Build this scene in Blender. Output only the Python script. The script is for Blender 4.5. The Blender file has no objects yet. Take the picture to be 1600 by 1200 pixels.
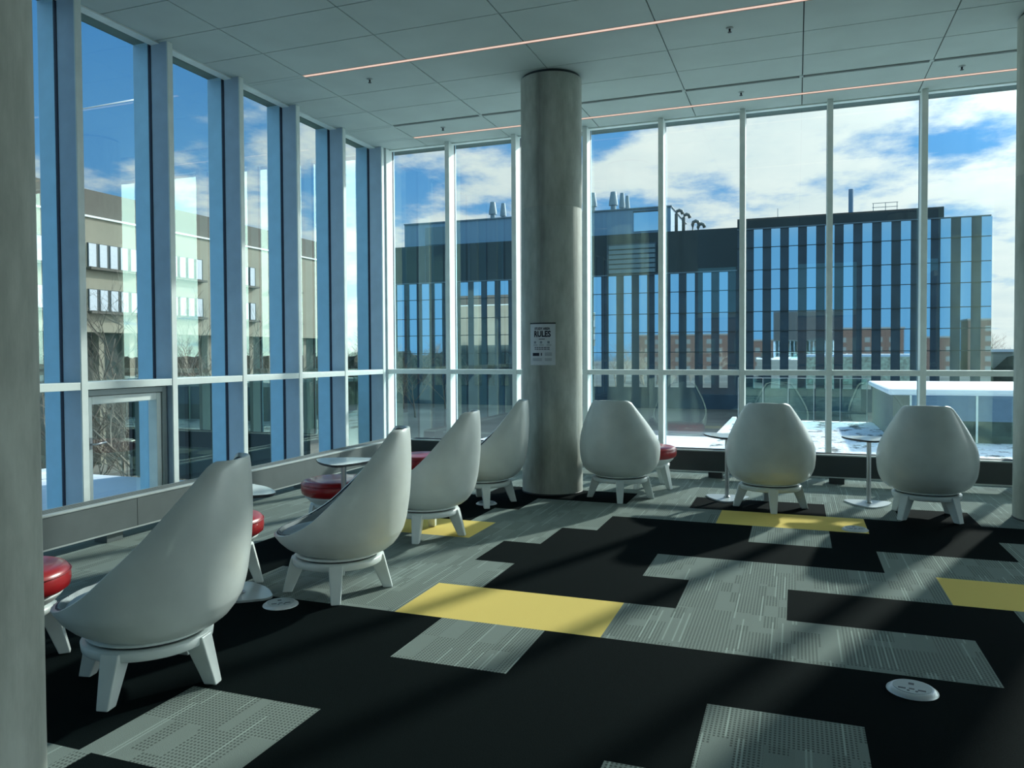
import bpy, math, random
from mathutils import Vector, Matrix
random.seed(11)
S = bpy.context.scene
COL = S.collection
R = math.radians

# ------------------------------------------------------------------ camera
EYE = 1.5
YAW, PITCH, ROLL, FPX = R(-20.7407), R(-1.44208), R(-0.31776), 1227.187
fw = Vector((math.sin(YAW)*math.cos(PITCH), math.cos(YAW)*math.cos(PITCH), math.sin(PITCH)))
rt0 = Vector((math.cos(YAW), -math.sin(YAW), 0)); up0 = rt0.cross(fw)
rt = rt0*math.cos(ROLL)+up0*math.sin(ROLL); up = up0*math.cos(ROLL)-rt0*math.sin(ROLL)
cd = bpy.data.cameras.new('camera'); cam = bpy.data.objects.new('camera', cd); COL.objects.link(cam)
m = Matrix((rt, up, -fw)).transposed().to_4x4(); m.translation = Vector((0, 0, EYE)); cam.matrix_world = m
cd.sensor_width = 36; cd.lens = FPX*36/1600; cd.shift_x = 0.0125; cd.shift_y = -0.01085
cd.clip_start = 0.05; cd.clip_end = 3000
S.camera = cam
S.view_settings.view_transform = 'Standard'; S.view_settings.look = 'None'
S.view_settings.exposure = -0.08; S.view_settings.gamma = 1.0; S.view_settings.use_curve_mapping = False

# ------------------------------------------------------------------ light
SUN_DIR = Vector((0.40, 1.0, 0.50)).normalized()
ld = bpy.data.lights.new('sun', 'SUN'); ld.energy = 5.7; ld.angle = R(1.6); ld.color = (1.0, 0.97, 0.90)
lo = bpy.data.objects.new('sun', ld); COL.objects.link(lo)
lo.rotation_euler = SUN_DIR.to_track_quat('Z', 'Y').to_euler(); lo.location = (10, 25, 15)

def build_world():
    w = bpy.data.worlds.new('sky'); S.world = w; w.use_nodes = True
    nt = w.node_tree; N = nt.nodes; L = nt.links; N.clear()
    def mth(op, a, b=None, c=None, clamp=False):
        n = N.new('ShaderNodeMath'); n.operation = op; n.use_clamp = clamp
        for i, v in enumerate((a, b, c)):
            if v is None: continue
            if isinstance(v, (int, float)): n.inputs[i].default_value = v
            else: L.new(v, n.inputs[i])
        return n.outputs[0]
    tc = N.new('ShaderNodeTexCoord'); sp = N.new('ShaderNodeSeparateXYZ'); L.new(tc.outputs['Generated'], sp.inputs[0])
    x, y, z = sp.outputs
    base = N.new('ShaderNodeValToRGB'); L.new(z, base.inputs[0]); cr = base.color_ramp
    cr.elements[0].position = 0.0; cr.elements[0].color = (.50, .72, .86, 1)
    cr.elements[1].position = 1.0; cr.elements[1].color = (.05, .17, .46, 1)
    for p, c in ((.08, (.30, .56, .82, 1)), (.20, (.13, .38, .75, 1)), (.38, (.07, .28, .66, 1))):
        e = cr.elements.new(p); e.color = c
    zz = mth('ADD', mth('MAXIMUM', z, 0.0), 0.16)
    cx = mth('DIVIDE', x, zz); cy = mth('DIVIDE', y, zz)
    cv = N.new('ShaderNodeCombineXYZ'); L.new(cx, cv.inputs[0]); L.new(cy, cv.inputs[1])
    def noise(scale, detail, rough, off=(0, 0, 0), sc=(1, 1, 1)):
        mp = N.new('ShaderNodeMapping'); mp.inputs['Location'].default_value = off; mp.inputs['Scale'].default_value = sc
        L.new(cv.outputs[0], mp.inputs[0])
        n = N.new('ShaderNodeTexNoise'); n.inputs['Scale'].default_value = scale
        n.inputs['Detail'].default_value = detail; n.inputs['Roughness'].default_value = rough
        L.new(mp.outputs[0], n.inputs['Vector']); return n.outputs['Fac']
    n1 = noise(1.8, 8, .58, (3.1, 0.6, 0)); n2 = noise(3.2, 6, .60, (7.7, 1.3, 0), (1, .8, 1))
    # more cloud towards the sun side, less high on the far side
    bias = mth('MULTIPLY_ADD', x, 0.14, 0.040)
    s = mth('ADD', mth('MULTIPLY_ADD', n2, 0.30, mth('MULTIPLY', n1, 0.72)), bias)
    # lower sky gathers cloud
    s = mth('ADD', s, mth('MULTIPLY', mth('SUBTRACT', 0.25, z), mth('MULTIPLY_ADD', x, -0.55, 0.36)))
    cl = N.new('ShaderNodeMapRange'); cl.interpolation_type = 'SMOOTHSTEP'; L.new(s, cl.inputs['Value'])
    cl.inputs['From Min'].default_value = .465; cl.inputs['From Max'].default_value = .60
    cr2 = N.new('ShaderNodeMix'); cr2.data_type = 'RGBA'; L.new(cl.outputs[0], cr2.inputs['Factor'])
    L.new(base.outputs[0], cr2.inputs['A'])
    shade = N.new('ShaderNodeMix'); shade.data_type = 'RGBA'; L.new(n2, shade.inputs['Factor'])
    shade.inputs['A'].default_value = (.62, .74, .80, 1); shade.inputs['B'].default_value = (1.05, 1.04, .98, 1)
    L.new(shade.outputs['Result'], cr2.inputs['B'])
    # brighter air around the sun
    dt = N.new('ShaderNodeVectorMath'); dt.operation = 'DOT_PRODUCT'; L.new(tc.outputs['Generated'], dt.inputs[0]); dt.inputs[1].default_value = SUN_DIR
    g = mth('POWER', mth('MAXIMUM', dt.outputs['Value'], 0.0), 5.0)
    gl = mth('MULTIPLY_ADD', g, 0.42, 0.97)
    # thin bright veil close round the sun; unseen sky right of it and high behind brightened for fill
    gl = mth('ADD', gl, mth('MULTIPLY', mth('POWER', mth('MAXIMUM', dt.outputs['Value'], 0.0), 60.0), 3.0))
    def ramp(v, a, b2, hi):
        n = N.new('ShaderNodeMapRange'); n.interpolation_type = 'SMOOTHSTEP'; L.new(v, n.inputs['Value'])
        n.inputs['From Min'].default_value = a; n.inputs['From Max'].default_value = b2; n.inputs['To Min'].default_value = 0; n.inputs['To Max'].default_value = hi; return n.outputs[0]
    gl = mth('ADD', gl, mth('MULTIPLY', ramp(x, .29, .47, 4.0), ramp(y, -.1, .2, 1.0)))
    rear = mth('MULTIPLY', ramp(y, .30, -.20, 1.0), ramp(z, .17, .40, 1.0))
    gl = mth('ADD', gl, mth('MULTIPLY', rear, .2))
    rb = N.new('ShaderNodeMix'); rb.data_type = 'RGBA'; L.new(rear, rb.inputs['Factor']); L.new(cr2.outputs['Result'], rb.inputs['A']); rb.inputs['B'].default_value = (.46, .74, 1.0, 1)
    lowrear = mth('MULTIPLY', ramp(y, .0, -.25, 1.0), ramp(z, .24, .12, 1.0))
    rb2 = N.new('ShaderNodeMix'); rb2.data_type = 'RGBA'; L.new(lowrear, rb2.inputs['Factor']); L.new(rb.outputs['Result'], rb2.inputs['A']); rb2.inputs['B'].default_value = (.20, .50, .82, 1)
    cr2 = rb2
    # ground half
    gm = N.new('ShaderNodeMapRange'); L.new(z, gm.inputs['Value']); gm.inputs['From Min'].default_value = -.02; gm.inputs['From Max'].default_value = 0.0
    gx = N.new('ShaderNodeMix'); gx.data_type = 'RGBA'; L.new(gm.outputs[0], gx.inputs['Factor'])
    gx.inputs['A'].default_value = (.16, .18, .19, 1); L.new(cr2.outputs['Result'], gx.inputs['B'])
    bg = N.new('ShaderNodeBackground'); L.new(gx.outputs['Result'], bg.inputs[0]); L.new(gl, bg.inputs[1])
    out = N.new('ShaderNodeOutputWorld'); L.new(bg.outputs[0], out.inputs[0])
build_world()

# ------------------------------------------------------------------ materials
MATS = {}
def mat(name, color, rough=.6, metal=0.0, spec=.5, noise=None, bump=None, coat=0.0):
    """noise = (scale, amount, stretch xyz)   bump = (scale, strength)"""
    if name in MATS: return MATS[name]
    mm = bpy.data.materials.new(name); mm.use_nodes = True; nt = mm.node_tree; N = nt.nodes; L = nt.links
    b = N['Principled BSDF']; b.inputs['Roughness'].default_value = rough; b.inputs['Metallic'].default_value = metal
    b.inputs['Specular IOR Level'].default_value = spec; b.inputs['Coat Weight'].default_value = coat
    tc = N.new('ShaderNodeTexCoord')
    sc, am, st = noise if noise else (6.0, .06, (1, 1, 1))
    mp = N.new('ShaderNodeMapping'); mp.inputs['Scale'].default_value = st; L.new(tc.outputs['Object'], mp.inputs[0])
    n = N.new('ShaderNodeTexNoise'); n.inputs['Scale'].default_value = sc; n.inputs['Detail'].default_value = 5; L.new(mp.outputs[0], n.inputs['Vector'])
    r = N.new('ShaderNodeValToRGB'); L.new(n.outputs['Fac'], r.inputs[0])
    r.color_ramp.elements[0].position = .3; r.color_ramp.elements[1].position = .7
    r.color_ramp.elements[0].color = tuple(c*(1-am) for c in color)+(1,)
    r.color_ramp.elements[1].color = tuple(min(1, c*(1+am)) for c in color)+(1,)
    L.new(r.outputs[0], b.inputs['Base Color'])
    if bump:
        n2 = N.new('ShaderNodeTexNoise'); n2.inputs['Scale'].default_value = bump[0]; n2.inputs['Detail'].default_value = 3; L.new(tc.outputs['Object'], n2.inputs['Vector'])
        bp = N.new('ShaderNodeBump'); bp.inputs['Strength'].default_value = bump[1]; bp.inputs['Distance'].default_value = .01
        L.new(n2.outputs['Fac'], bp.inputs['Height']); L.new(bp.outputs[0], b.inputs['Normal'])
    MATS[name] = mm; return mm

def emission_mat(name, color, strength):
    mm = bpy.data.materials.new(name); mm.use_nodes = True; N = mm.node_tree.nodes; L = mm.node_tree.links; N.clear()
    e = N.new('ShaderNodeEmission'); e.inputs[0].default_value = (*color, 1); e.inputs[1].default_value = strength
    o = N.new('ShaderNodeOutputMaterial'); L.new(e.outputs[0], o.inputs[0]); return mm

def glass_mat(name, tint, ior=1.9):
    mm = bpy.data.materials.new(name); mm.use_nodes = True; N = mm.node_tree.nodes; L = mm.node_tree.links; N.clear()
    t = N.new('ShaderNodeBsdfTransparent'); t.inputs[0].default_value = (*tint, 1)
    g = N.new('ShaderNodeBsdfGlossy'); g.inputs['Roughness'].default_value = 0.0; g.inputs['Color'].default_value = (.74, 1, .86, 1)
    f = N.new('ShaderNodeFresnel'); f.inputs[0].default_value = ior
    mx = N.new('ShaderNodeMixShader'); L.new(f.outputs[0], mx.inputs[0]); L.new(t.outputs[0], mx.inputs[1]); L.new(g.outputs[0], mx.inputs[2])
    o = N.new('ShaderNodeOutputMaterial'); L.new(mx.outputs[0], o.inputs[0]); return mm

M_GLASS = glass_mat('window_glass', (.83, .93, .92), 1.95)
M_GLASSL = glass_mat('window_glass_side', (.83, .93, .92), 2.45)
M_RAIL = glass_mat('guard_glass', (.80, .93, .92), 1.45)
M_WHITE = mat('mullion_paint', (.80, .88, .85), .45)
M_SHADED_FLANK = mat('mullion_shaded_flank', (.42, .54, .66), .35)  # same mullion paint with bluish shade put into the colour
M_FIN = mat('fin_blue', (.40, .62, .80), .4)
M_GASKET = mat('gasket', (.008, .012, .035), .6)
M_SHELL = mat('chair_shell', (.65, .70, .675), .33, coat=.15)
M_LEG = mat('chair_leg', (.72, .78, .76), .35)
M_SEAM = mat('dark_piping', (.015, .022, .035), .6)
M_LINER = mat('liner_fabric', (.42, .48, .49), .85, bump=(220, .3))
M_SEAT = mat('seat_fabric', (.50, .58, .59), .8, bump=(220, .3))
M_RED = mat('red_vinyl', (.40, .018, .022), .30, coat=.3)
M_REDPIPE = mat('red_piping', (.30, .015, .02), .4)
M_STEEL = mat('brushed_steel', (.45, .48, .50), .35, metal=.85)
M_TABLE = mat('table_white', (.68, .76, .76), .28, coat=.3)
M_TEDGE = mat('table_edge', (.02, .028, .035), .5)
M_CONC = None
M_RAD = mat('radiator_panel', (.115, .14, .14), .5)
M_RADTOP = mat('radiator_top', (.42, .47, .46), .45)
M_CEIL = mat('ceiling_panel', (.49, .56, .53), .8, noise=(2.0, .05, (1, 1, 1)))
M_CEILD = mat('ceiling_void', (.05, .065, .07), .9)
M_LIGHT = emission_mat('light_strip', (1.0, .74, .62), .95)
M_COPPER = mat('light_trim', (.45, .20, .12), .4)
M_DARK = mat('dark_metal', (.02, .025, .028), .5)
M_SNOW = mat('snow', (.85, .90, .96), .7, noise=(.8, .05, (1, 1, 1)), bump=(5, .4))
M_PAINT = mat('wall_paint', (.62, .66, .63), .8)

def concrete():
    mm = bpy.data.materials.new('concrete'); mm.use_nodes = True; nt = mm.node_tree; N = nt.nodes; L = nt.links
    b = N['Principled BSDF']; b.inputs['Roughness'].default_value = .75; b.inputs['Specular IOR Level'].default_value = .3
    tc = N.new('ShaderNodeTexCoord')
    mp = N.new('ShaderNodeMapping'); mp.inputs['Scale'].default_value = (2.4, 2.4, .9); L.new(tc.outputs['Object'], mp.inputs[0])
    a = N.new('ShaderNodeTexNoise'); a.inputs['Scale'].default_value = 2.2; a.inputs['Detail'].default_value = 8; a.inputs['Roughness'].default_value = .62; L.new(mp.outputs[0], a.inputs['Vector'])
    r = N.new('ShaderNodeValToRGB'); L.new(a.outputs['Fac'], r.inputs[0])
    r.color_ramp.elements[0].position = .32; r.color_ramp.elements[0].color = (.34, .36, .315, 1)
    r.color_ramp.elements[1].position = .66; r.color_ramp.elements[1].color = (.54, .57, .51, 1)
    # darker vertical streak with ragged edges, down the middle of the shaft
    sp = N.new('ShaderNodeSeparateXYZ'); L.new(tc.outputs['Object'], sp.inputs[0])
    mp2 = N.new('ShaderNodeMapping'); mp2.inputs['Scale'].default_value = (14, 14, .7); L.new(tc.outputs['Object'], mp2.inputs[0])
    c = N.new('ShaderNodeTexNoise'); c.inputs['Scale'].default_value = 1.4; c.inputs['Detail'].default_value = 6; L.new(mp2.outputs[0], c.inputs['Vector'])
    ad = N.new('ShaderNodeMath'); ad.operation = 'MULTIPLY_ADD'; L.new(c.outputs['Fac'], ad.inputs[0]); ad.inputs[1].default_value = .12; L.new(sp.outputs[0], ad.inputs[2])
    ab = N.new('ShaderNodeMath'); ab.operation = 'ABSOLUTE'
    su = N.new('ShaderNodeMath'); su.operation = 'SUBTRACT'; L.new(ad.outputs[0], su.inputs[0]); su.inputs[1].default_value = .045; L.new(su.outputs[0], ab.inputs[0])
    mr = N.new('ShaderNodeMapRange'); L.new(ab.outputs[0], mr.inputs['Value']); mr.inputs['From Min'].default_value = .0; mr.inputs['From Max'].default_value = .09
    mr.inputs['To Min'].default_value = .62; mr.inputs['To Max'].default_value = 1.0
    mu = N.new('ShaderNodeVectorMath'); mu.operation = 'SCALE'; L.new(r.outputs[0], mu.inputs[0]); L.new(mr.outputs[0], mu.inputs['Scale'])
    L.new(mu.outputs[0], b.inputs['Base Color'])
    bp = N.new('ShaderNodeBump'); bp.inputs['Strength'].default_value = .25; bp.inputs['Distance'].default_value = .01; L.new(c.outputs['Fac'], bp.inputs['Height']); L.new(bp.outputs[0], b.inputs['Normal'])
    return mm
M_CONC = concrete()

def carpet(name, base, dots=None, lines=None, rough=.95):
    """loop pile; dots / lines = darker pin dots and lighter warp lines woven in patches"""
    mm = bpy.data.materials.new(name); mm.use_nodes = True; nt = mm.node_tree; N = nt.nodes; L = nt.links
    b = N['Principled BSDF']; b.inputs['Roughness'].default_value = rough; b.inputs['Specular IOR Level'].default_value = .02
    def mth(op, a, bb=None, clamp=False):
        n = N.new('ShaderNodeMath'); n.operation = op; n.use_clamp = clamp
        for i, v in enumerate((a, bb)):
            if v is None: continue
            if isinstance(v, (int, float)): n.inputs[i].default_value = v
            else: L.new(v, n.inputs[i])
        return n.outputs[0]
    tc = N.new('ShaderNodeTexCoord'); sp = N.new('ShaderNodeSeparateXYZ'); L.new(tc.outputs['Object'], sp.inputs[0]); x, y, z = sp.outputs
    fine = N.new('ShaderNodeTexNoise'); fine.inputs['Scale'].default_value = 260; fine.inputs['Detail'].default_value = 2; L.new(tc.outputs['Object'], fine.inputs['Vector'])
    col = N.new('ShaderNodeVectorMath'); col.operation = 'SCALE'; col.inputs[0].default_value = base
    L.new(mth('ADD', mth('MULTIPLY', fine.outputs['Fac'], .55), .72), col.inputs['Scale']); c = col.outputs[0]
    if dots:
        # blocks of the weave, each 6-15 cm, carry pin dots or long warp lines
        def cell(sx, sy, off):
            mp = N.new('ShaderNodeMapping'); mp.inputs['Scale'].default_value = (sx, sy, 0); mp.inputs['Location'].default_value = off; L.new(tc.outputs['Object'], mp.inputs[0])
            fl = N.new('ShaderNodeVectorMath'); fl.operation = 'FLOOR'; L.new(mp.outputs[0], fl.inputs[0])
            wn = N.new('ShaderNodeTexWhiteNoise'); wn.noise_dimensions = '2D'; L.new(fl.outputs[0], wn.inputs['Vector']); return wn.outputs['Value']
        c1 = cell(9, 3.2, (0, 0, 0)); c2 = cell(14, 5, (.3, .7, 0)); c3 = cell(58, 2.1, (0, .4, 0))
        px = mth('GREATER_THAN', mth('FRACT', mth('MULTIPLY', x, 58)), .48); py = mth('GREATER_THAN', mth('FRACT', mth('MULTIPLY', y, 50)), .42)
        dot = mth('MULTIPLY', px, py)
        sel = mth('ADD', mth('GREATER_THAN', c1, .48), mth('GREATER_THAN', c2, .72), clamp=True)
        dm = mth('MULTIPLY', mth('MULTIPLY', dot, sel), dots)
        ln = mth('MULTIPLY', mth('MULTIPLY', mth('GREATER_THAN', c3, .90), mth('SUBTRACT', 1.0, px)), lines)
        k = mth('ADD', mth('SUBTRACT', 1.0, dm), ln)
        blk = mth('ADD', mth('MULTIPLY', c1, .12), .94)
        sc = N.new('ShaderNodeVectorMath'); sc.operation = 'SCALE'; L.new(c, sc.inputs[0]); L.new(mth('MULTIPLY', k, blk), sc.inputs['Scale']); c = sc.outputs[0]
    L.new(c, b.inputs['Base Color'])
    bp = N.new('ShaderNodeBump'); bp.inputs['Strength'].default_value = .35; bp.inputs['Distance'].default_value = .004; L.new(fine.outputs['Fac'], bp.inputs['Height']); L.new(bp.outputs[0], b.inputs['Normal'])
    return mm
M_CG = carpet('carpet_grey', (.225, .272, .250), .55, .45)
M_CK = carpet('carpet_black', (.0048, .0085, .0088))
M_CY = carpet('carpet_yellow', (.80, .62, .19))

# ------------------------------------------------------------------ mesh helpers
class MB:
    def __init__(s): s.v = []; s.f = []; s.mi = []; s.sm = []
    def add(s, vs, fs, mi=0, smooth=False, M=None):
        o = len(s.v)
        s.v += [tuple(M @ Vector(v)) if M else tuple(v) for v in vs]
        for f in fs: s.f.append([i+o for i in f]); s.mi.append(mi); s.sm.append(smooth)
    def box(s, x0, x1, y0, y1, z0, z1, mi=0, M=None):
        vs = [(x, y, z) for z in (z0, z1) for y in (y0, y1) for x in (x0, x1)]
        s.add(vs, [(0, 2, 3, 1), (4, 5, 7, 6), (0, 1, 5, 4), (2, 6, 7, 3), (0, 4, 6, 2), (1, 3, 7, 5)], mi, False, M)
    def lathe(s, prof, n=48, mi=0, M=None, cap0=True, cap1=True, smooth=True):
        vs = []; fs = []
        for r, z in prof:
            for k in range(n):
                a = 2*math.pi*k/n; vs.append((r*math.cos(a), r*math.sin(a), z))
        for i in range(len(prof)-1):
            for k in range(n):
                k2 = (k+1) % n; fs.append((i*n+k, i*n+k2, (i+1)*n+k2, (i+1)*n+k))
        s.add(vs, fs, mi, smooth, M)
        if cap0: s.add(vs[:n], [tuple(range(n))[::-1]], mi, False, M)
        if cap1: s.add(vs[-n:], [tuple(range(n))], mi, False, M)
    def tube(s, pts, r, n=6, mi=0, closed=False, smooth=True, M=None):
        pts = [Vector(p) for p in pts]; N_ = len(pts); vs = []; rr = r if isinstance(r, (list, tuple)) else [r]*N_
        for i, p in enumerate(pts):
            a = pts[(i-1) % N_] if (closed or i > 0) else p; b = pts[(i+1) % N_] if (closed or i < N_-1) else p
            t = (b-a).normalized(); u = t.cross(Vector((0, 0, 1)))
            if u.length < .05: u = t.cross(Vector((1, 0, 0)))
            u.normalize(); w = t.cross(u)
            for k in range(n):
                q = 2*math.pi*k/n; vs.append(p+u*(rr[i]*math.cos(q))+w*(rr[i]*math.sin(q)))
        fs = []
        for i in range(N_ if closed else N_-1):
            j = (i+1) % N_
            for k in range(n): fs.append((i*n+k, i*n+(k+1) % n, j*n+(k+1) % n, j*n+k))
        if not closed: fs += [tuple(range(n))[::-1], tuple(range((N_-1)*n, N_*n))]
        s.add(vs, fs, mi, smooth, M)
    def prism(s, poly, z0, z1, mi=0, M=None, mside=None):
        n = len(poly); vs = [(x, y, z0) for x, y in poly]+[(x, y, z1) for x, y in poly]
        s.add(vs, [tuple(range(n))[::-1], tuple(range(n, 2*n))], mi, False, M)
        s.add(vs, [(k, (k+1) % n, n+(k+1) % n, n+k) for k in range(n)], mi if mside is None else mside, False, M)
    def build(s, name, mats, parent=None, bevel=0, seg=2, loc=None):
        me = bpy.data.meshes.new(name); me.from_pydata([tuple(v) for v in s.v], [], s.f)
        for q in (mats if isinstance(mats, (list, tuple)) else [mats]): me.materials.append(q)
        me.polygons.foreach_set('material_index', s.mi); me.polygons.foreach_set('use_smooth', s.sm); me.update()
        o = bpy.data.objects.new(name, me); COL.objects.link(o)
        if parent: o.parent = parent
        if loc: o.location = loc
        if bevel:
            b = o.modifiers.new('bevel', 'BEVEL'); b.width = bevel; b.segments = seg; b.limit_method = 'ANGLE'; b.angle_limit = R(40)
        return o
def one_box(name, dims, m_, parent=None, bevel=0):
    b = MB(); b.box(*dims); return b.build(name, m_, parent, bevel)
def empty(name, loc=(0, 0, 0), rz=0.0):
    o = bpy.data.objects.new(name, None); COL.objects.link(o); o.location = loc; o.rotation_euler = (0, 0, rz); o.empty_display_size = .2; return o
def tag(o, label=None, cat=None, group=None, kind=None):
    if label: o['label'] = label
    if cat: o['category'] = cat
    if group: o['group'] = group
    if kind: o['kind'] = kind
    return o
def struct(o): o['kind'] = 'structure'; return o
def children(o): return [c for c in bpy.data.objects if c.parent == o]
def copy_tree(o, parent=None, kids=None):
    c = o.copy(); COL.objects.link(c); c.parent = parent
    for ch in children(o): copy_tree(ch, c)
    return c

# ------------------------------------------------------------------ room shell
XL, YB = -5.53, 10.03         # inner faces of the mullions
GX, GY = -5.745, 10.225       # glass planes
HC = 4.445                    # ceiling height
XR, YR = 9.5, -8.0
TS, LX0, LY0 = 0.61, -2.1814, 4.0209   # carpet module and its origin

def build_floor():
    rows = {
      -4: [(-2.5, -.5, 'G')], -3: [(-.6, .5, 'G'), (2.5, 3.5, 'G')], -2: [(3, 4, 'G'), (7, 9, 'G')], -1: [(.5, 1.5, 'G')],
      0: [(-3, -2, 'K'), (-2, 0, 'G'), (0, 2, 'Y'), (2, 5, 'G')],
      1: [(-3, -1.5, 'K'), (-1.5, .5, 'G'), (.5, 2.5, 'K'), (2.5, 3.5, 'G'), (3.5, 5.5, 'K'), (5.5, 9, 'G')],
      2: [(-3, -2.5, 'K'), (-2.5, 0, 'G'), (0, 2, 'K'), (2, 5, 'G'), (5, 7, 'Y'), (7, 40, 'G')],
      3: [(-2.5, -.5, 'Y'), (-.5, .5, 'G'), (.5, 4.5, 'K')],
      4: [(-3.5, -.9, 'K'), (-.9, 1, 'G'), (1, 3, 'K'), (3, 4, 'G'), (4, 6, 'K')],
      5: [(-2, -.5, 'K'), (-.5, 2.5, 'G'), (2.5, 4.5, 'Y'), (4.5, 8, 'K')],
      6: [(-1.5, 1, 'K'), (2, 4, 'K'), (5, 6, 'K')]}
    default = lambda r, c: ('G' if r >= 1 else ('K' if c > -3 else 'G'))
    idx = {'G': 0, 'K': 1, 'Y': 2}
    b = MB(); r0 = math.floor((YR-LY0)/TS)-1; r1 = math.ceil((GY-LY0)/TS)
    for r in range(r0, r1+1):
        ya, yb = max(YR, LY0+r*TS), min(GY+.02, LY0+(r+1)*TS)
        if yb <= ya: continue
        cmin, cmax = (GX-.02-LX0)/TS, (XR-LX0)/TS
        cuts = {cmin, cmax}; segs = rows.get(r, [])
        if r < 1: cuts.add(-3)
        if r < -4:
            rg = random.Random(r*7+3)
            segs = [(c, c+rg.choice((1, 1.5, 2)), rg.choice('GGK')) for c in range(-3, 20, 4)]
        for a, e, _ in segs: cuts |= {a, e}
        cs = sorted(c for c in cuts if cmin <= c <= cmax)
        for a, e in zip(cs, cs[1:]):
            mid = (a+e)/2; t = next((q[2] for q in segs if q[0] <= mid < q[1]), default(r, mid))
            b.add([(LX0+a*TS, ya, 0), (LX0+e*TS, ya, 0), (LX0+e*TS, yb, 0), (LX0+a*TS, yb, 0)], [(0, 1, 2, 3)], idx[t])
    struct(b.build('floor', [M_CG, M_CK, M_CY]))
    s_ = one_box('floor_slab', (GX-.1, XR+.2, YR-.2, GY+.1, -.28, -.002), M_PAINT); struct(s_)
    s_.name = 'trim_1'
build_floor()

def build_ceiling():
    gx = [GX]+[-4.90+1.237*k for k in range(0, 12)]+[XR]
    # rows between y marks; a light strip or an air slot sits in the wider gaps
    gy = [(10.22, 9.735), (9.665, 9.13), (9.065, 8.455), (8.455, 7.83), (7.83, 7.165), (7.105, 6.45), (6.45, 5.82), (5.82, 5.20), (5.20, 4.595), (4.535, 3.91), (3.91, 3.28), (3.28, 2.66), (2.66, 2.03), (1.97, 1.34), (1.34, .72)]
    y = .72
    while y > YR+.7: gy.append((y, y-.62)); y -= .62
    gy.append((y, YR))
    b = MB()
    g = .005
    for y1, y0 in gy:
        for i in range(len(gx)-1): b.box(gx[i]+g, gx[i+1]-g, y0+g, y1-g, HC, HC+.018, 0)
    # closers in the narrow edge bay beside lights and slots
    for y1, y0 in ((9.735, 9.665), (9.13, 9.065), (7.165, 7.105), (4.595, 4.535), (2.03, 1.97)): b.box(GX, -4.905, y0+.001, y1-.001, HC, HC+.018, 0)
    b.box(GX-.2, XR+.2, YR-.2, GY+.3, HC+.018, HC+.25, 1)
    struct(b.build('ceiling', [M_CEIL, M_CEILD]))
    for n, (yc, hw) in enumerate(((7.135, .029), (9.70, .033), (4.565, .029), (2.0, .029))):
        e = empty('linear_ceiling_light', (-4.9, yc, HC))
        one_box('diffuser', (0.002, XR+4.88, -hw+.004, hw-.004, .002, .014), M_LIGHT, e)
        q = MB(); q.box(0.002, XR+4.88, -hw, -hw+.004, -.001, .016); q.box(0.002, XR+4.88, hw-.004, hw, -.001, .016); q.build('copper_trim', M_COPPER, e)
        tag(e, ['long warm ceiling light line nearer the camera, crossing above the round column', 'warm ceiling light line running just inside the top of the back windows',
                'ceiling light line overhead near the camera, out of the picture', 'ceiling light line behind the camera, out of the picture'][n], 'ceiling light', 'recessed light lines in the ceiling')
    e = empty('ceiling_air_slot', (-4.9, 9.0975, HC))
    for i in range(11):
        a = 1.237*i
        one_box('slot_blade', (a+.02, a+1.205, -.004, .004, -.004, .012), M_RADTOP, e)
        q = MB(); q.box(a+.01, a+1.215, -.031, -.005, .010, .0165); q.box(a+.01, a+1.215, .005, .031, .010, .0165); q.build('slot_opening', M_DARK, e)
        one_box('slot_end', (a-.03, a+.009, -.031, .031, -.001, .012), M_CEIL, e)
    tag(e, 'dark slim air slot in the ceiling parallel to the back windows', 'air vent')
    for i, (x, yy, lb) in enumerate(((-4.29, 7.46, 'small dark sprinkler below the left start of the nearer light line'), (-4.32, 9.39, 'small sprinkler head in the far left corner of the ceiling'), (-.58, 7.5, 'small sprinkler head right of the column near the nearer light line'),
                                 (-.60, 9.38, 'small sprinkler between air slot and back light, right of the column'), (1.59, 9.38, 'small sprinkler between air slot and back light, far right'))):
        e = empty('ceiling_sprinkler', (x, yy, HC))
        q = MB(); q.lathe([(.034, -.001), (.030, -.008), (.014, -.010)]); q.build('escutcheon', M_RADTOP, e)
        q = MB(); q.lathe([(.010, -.009), (.008, -.035), (.018, -.038), (.018, -.041)], 16); q.build('sprinkler_head', M_DARK, e)
        tag(e, lb, 'sprinkler', 'sprinklers in the ceiling')
build_ceiling()

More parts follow.
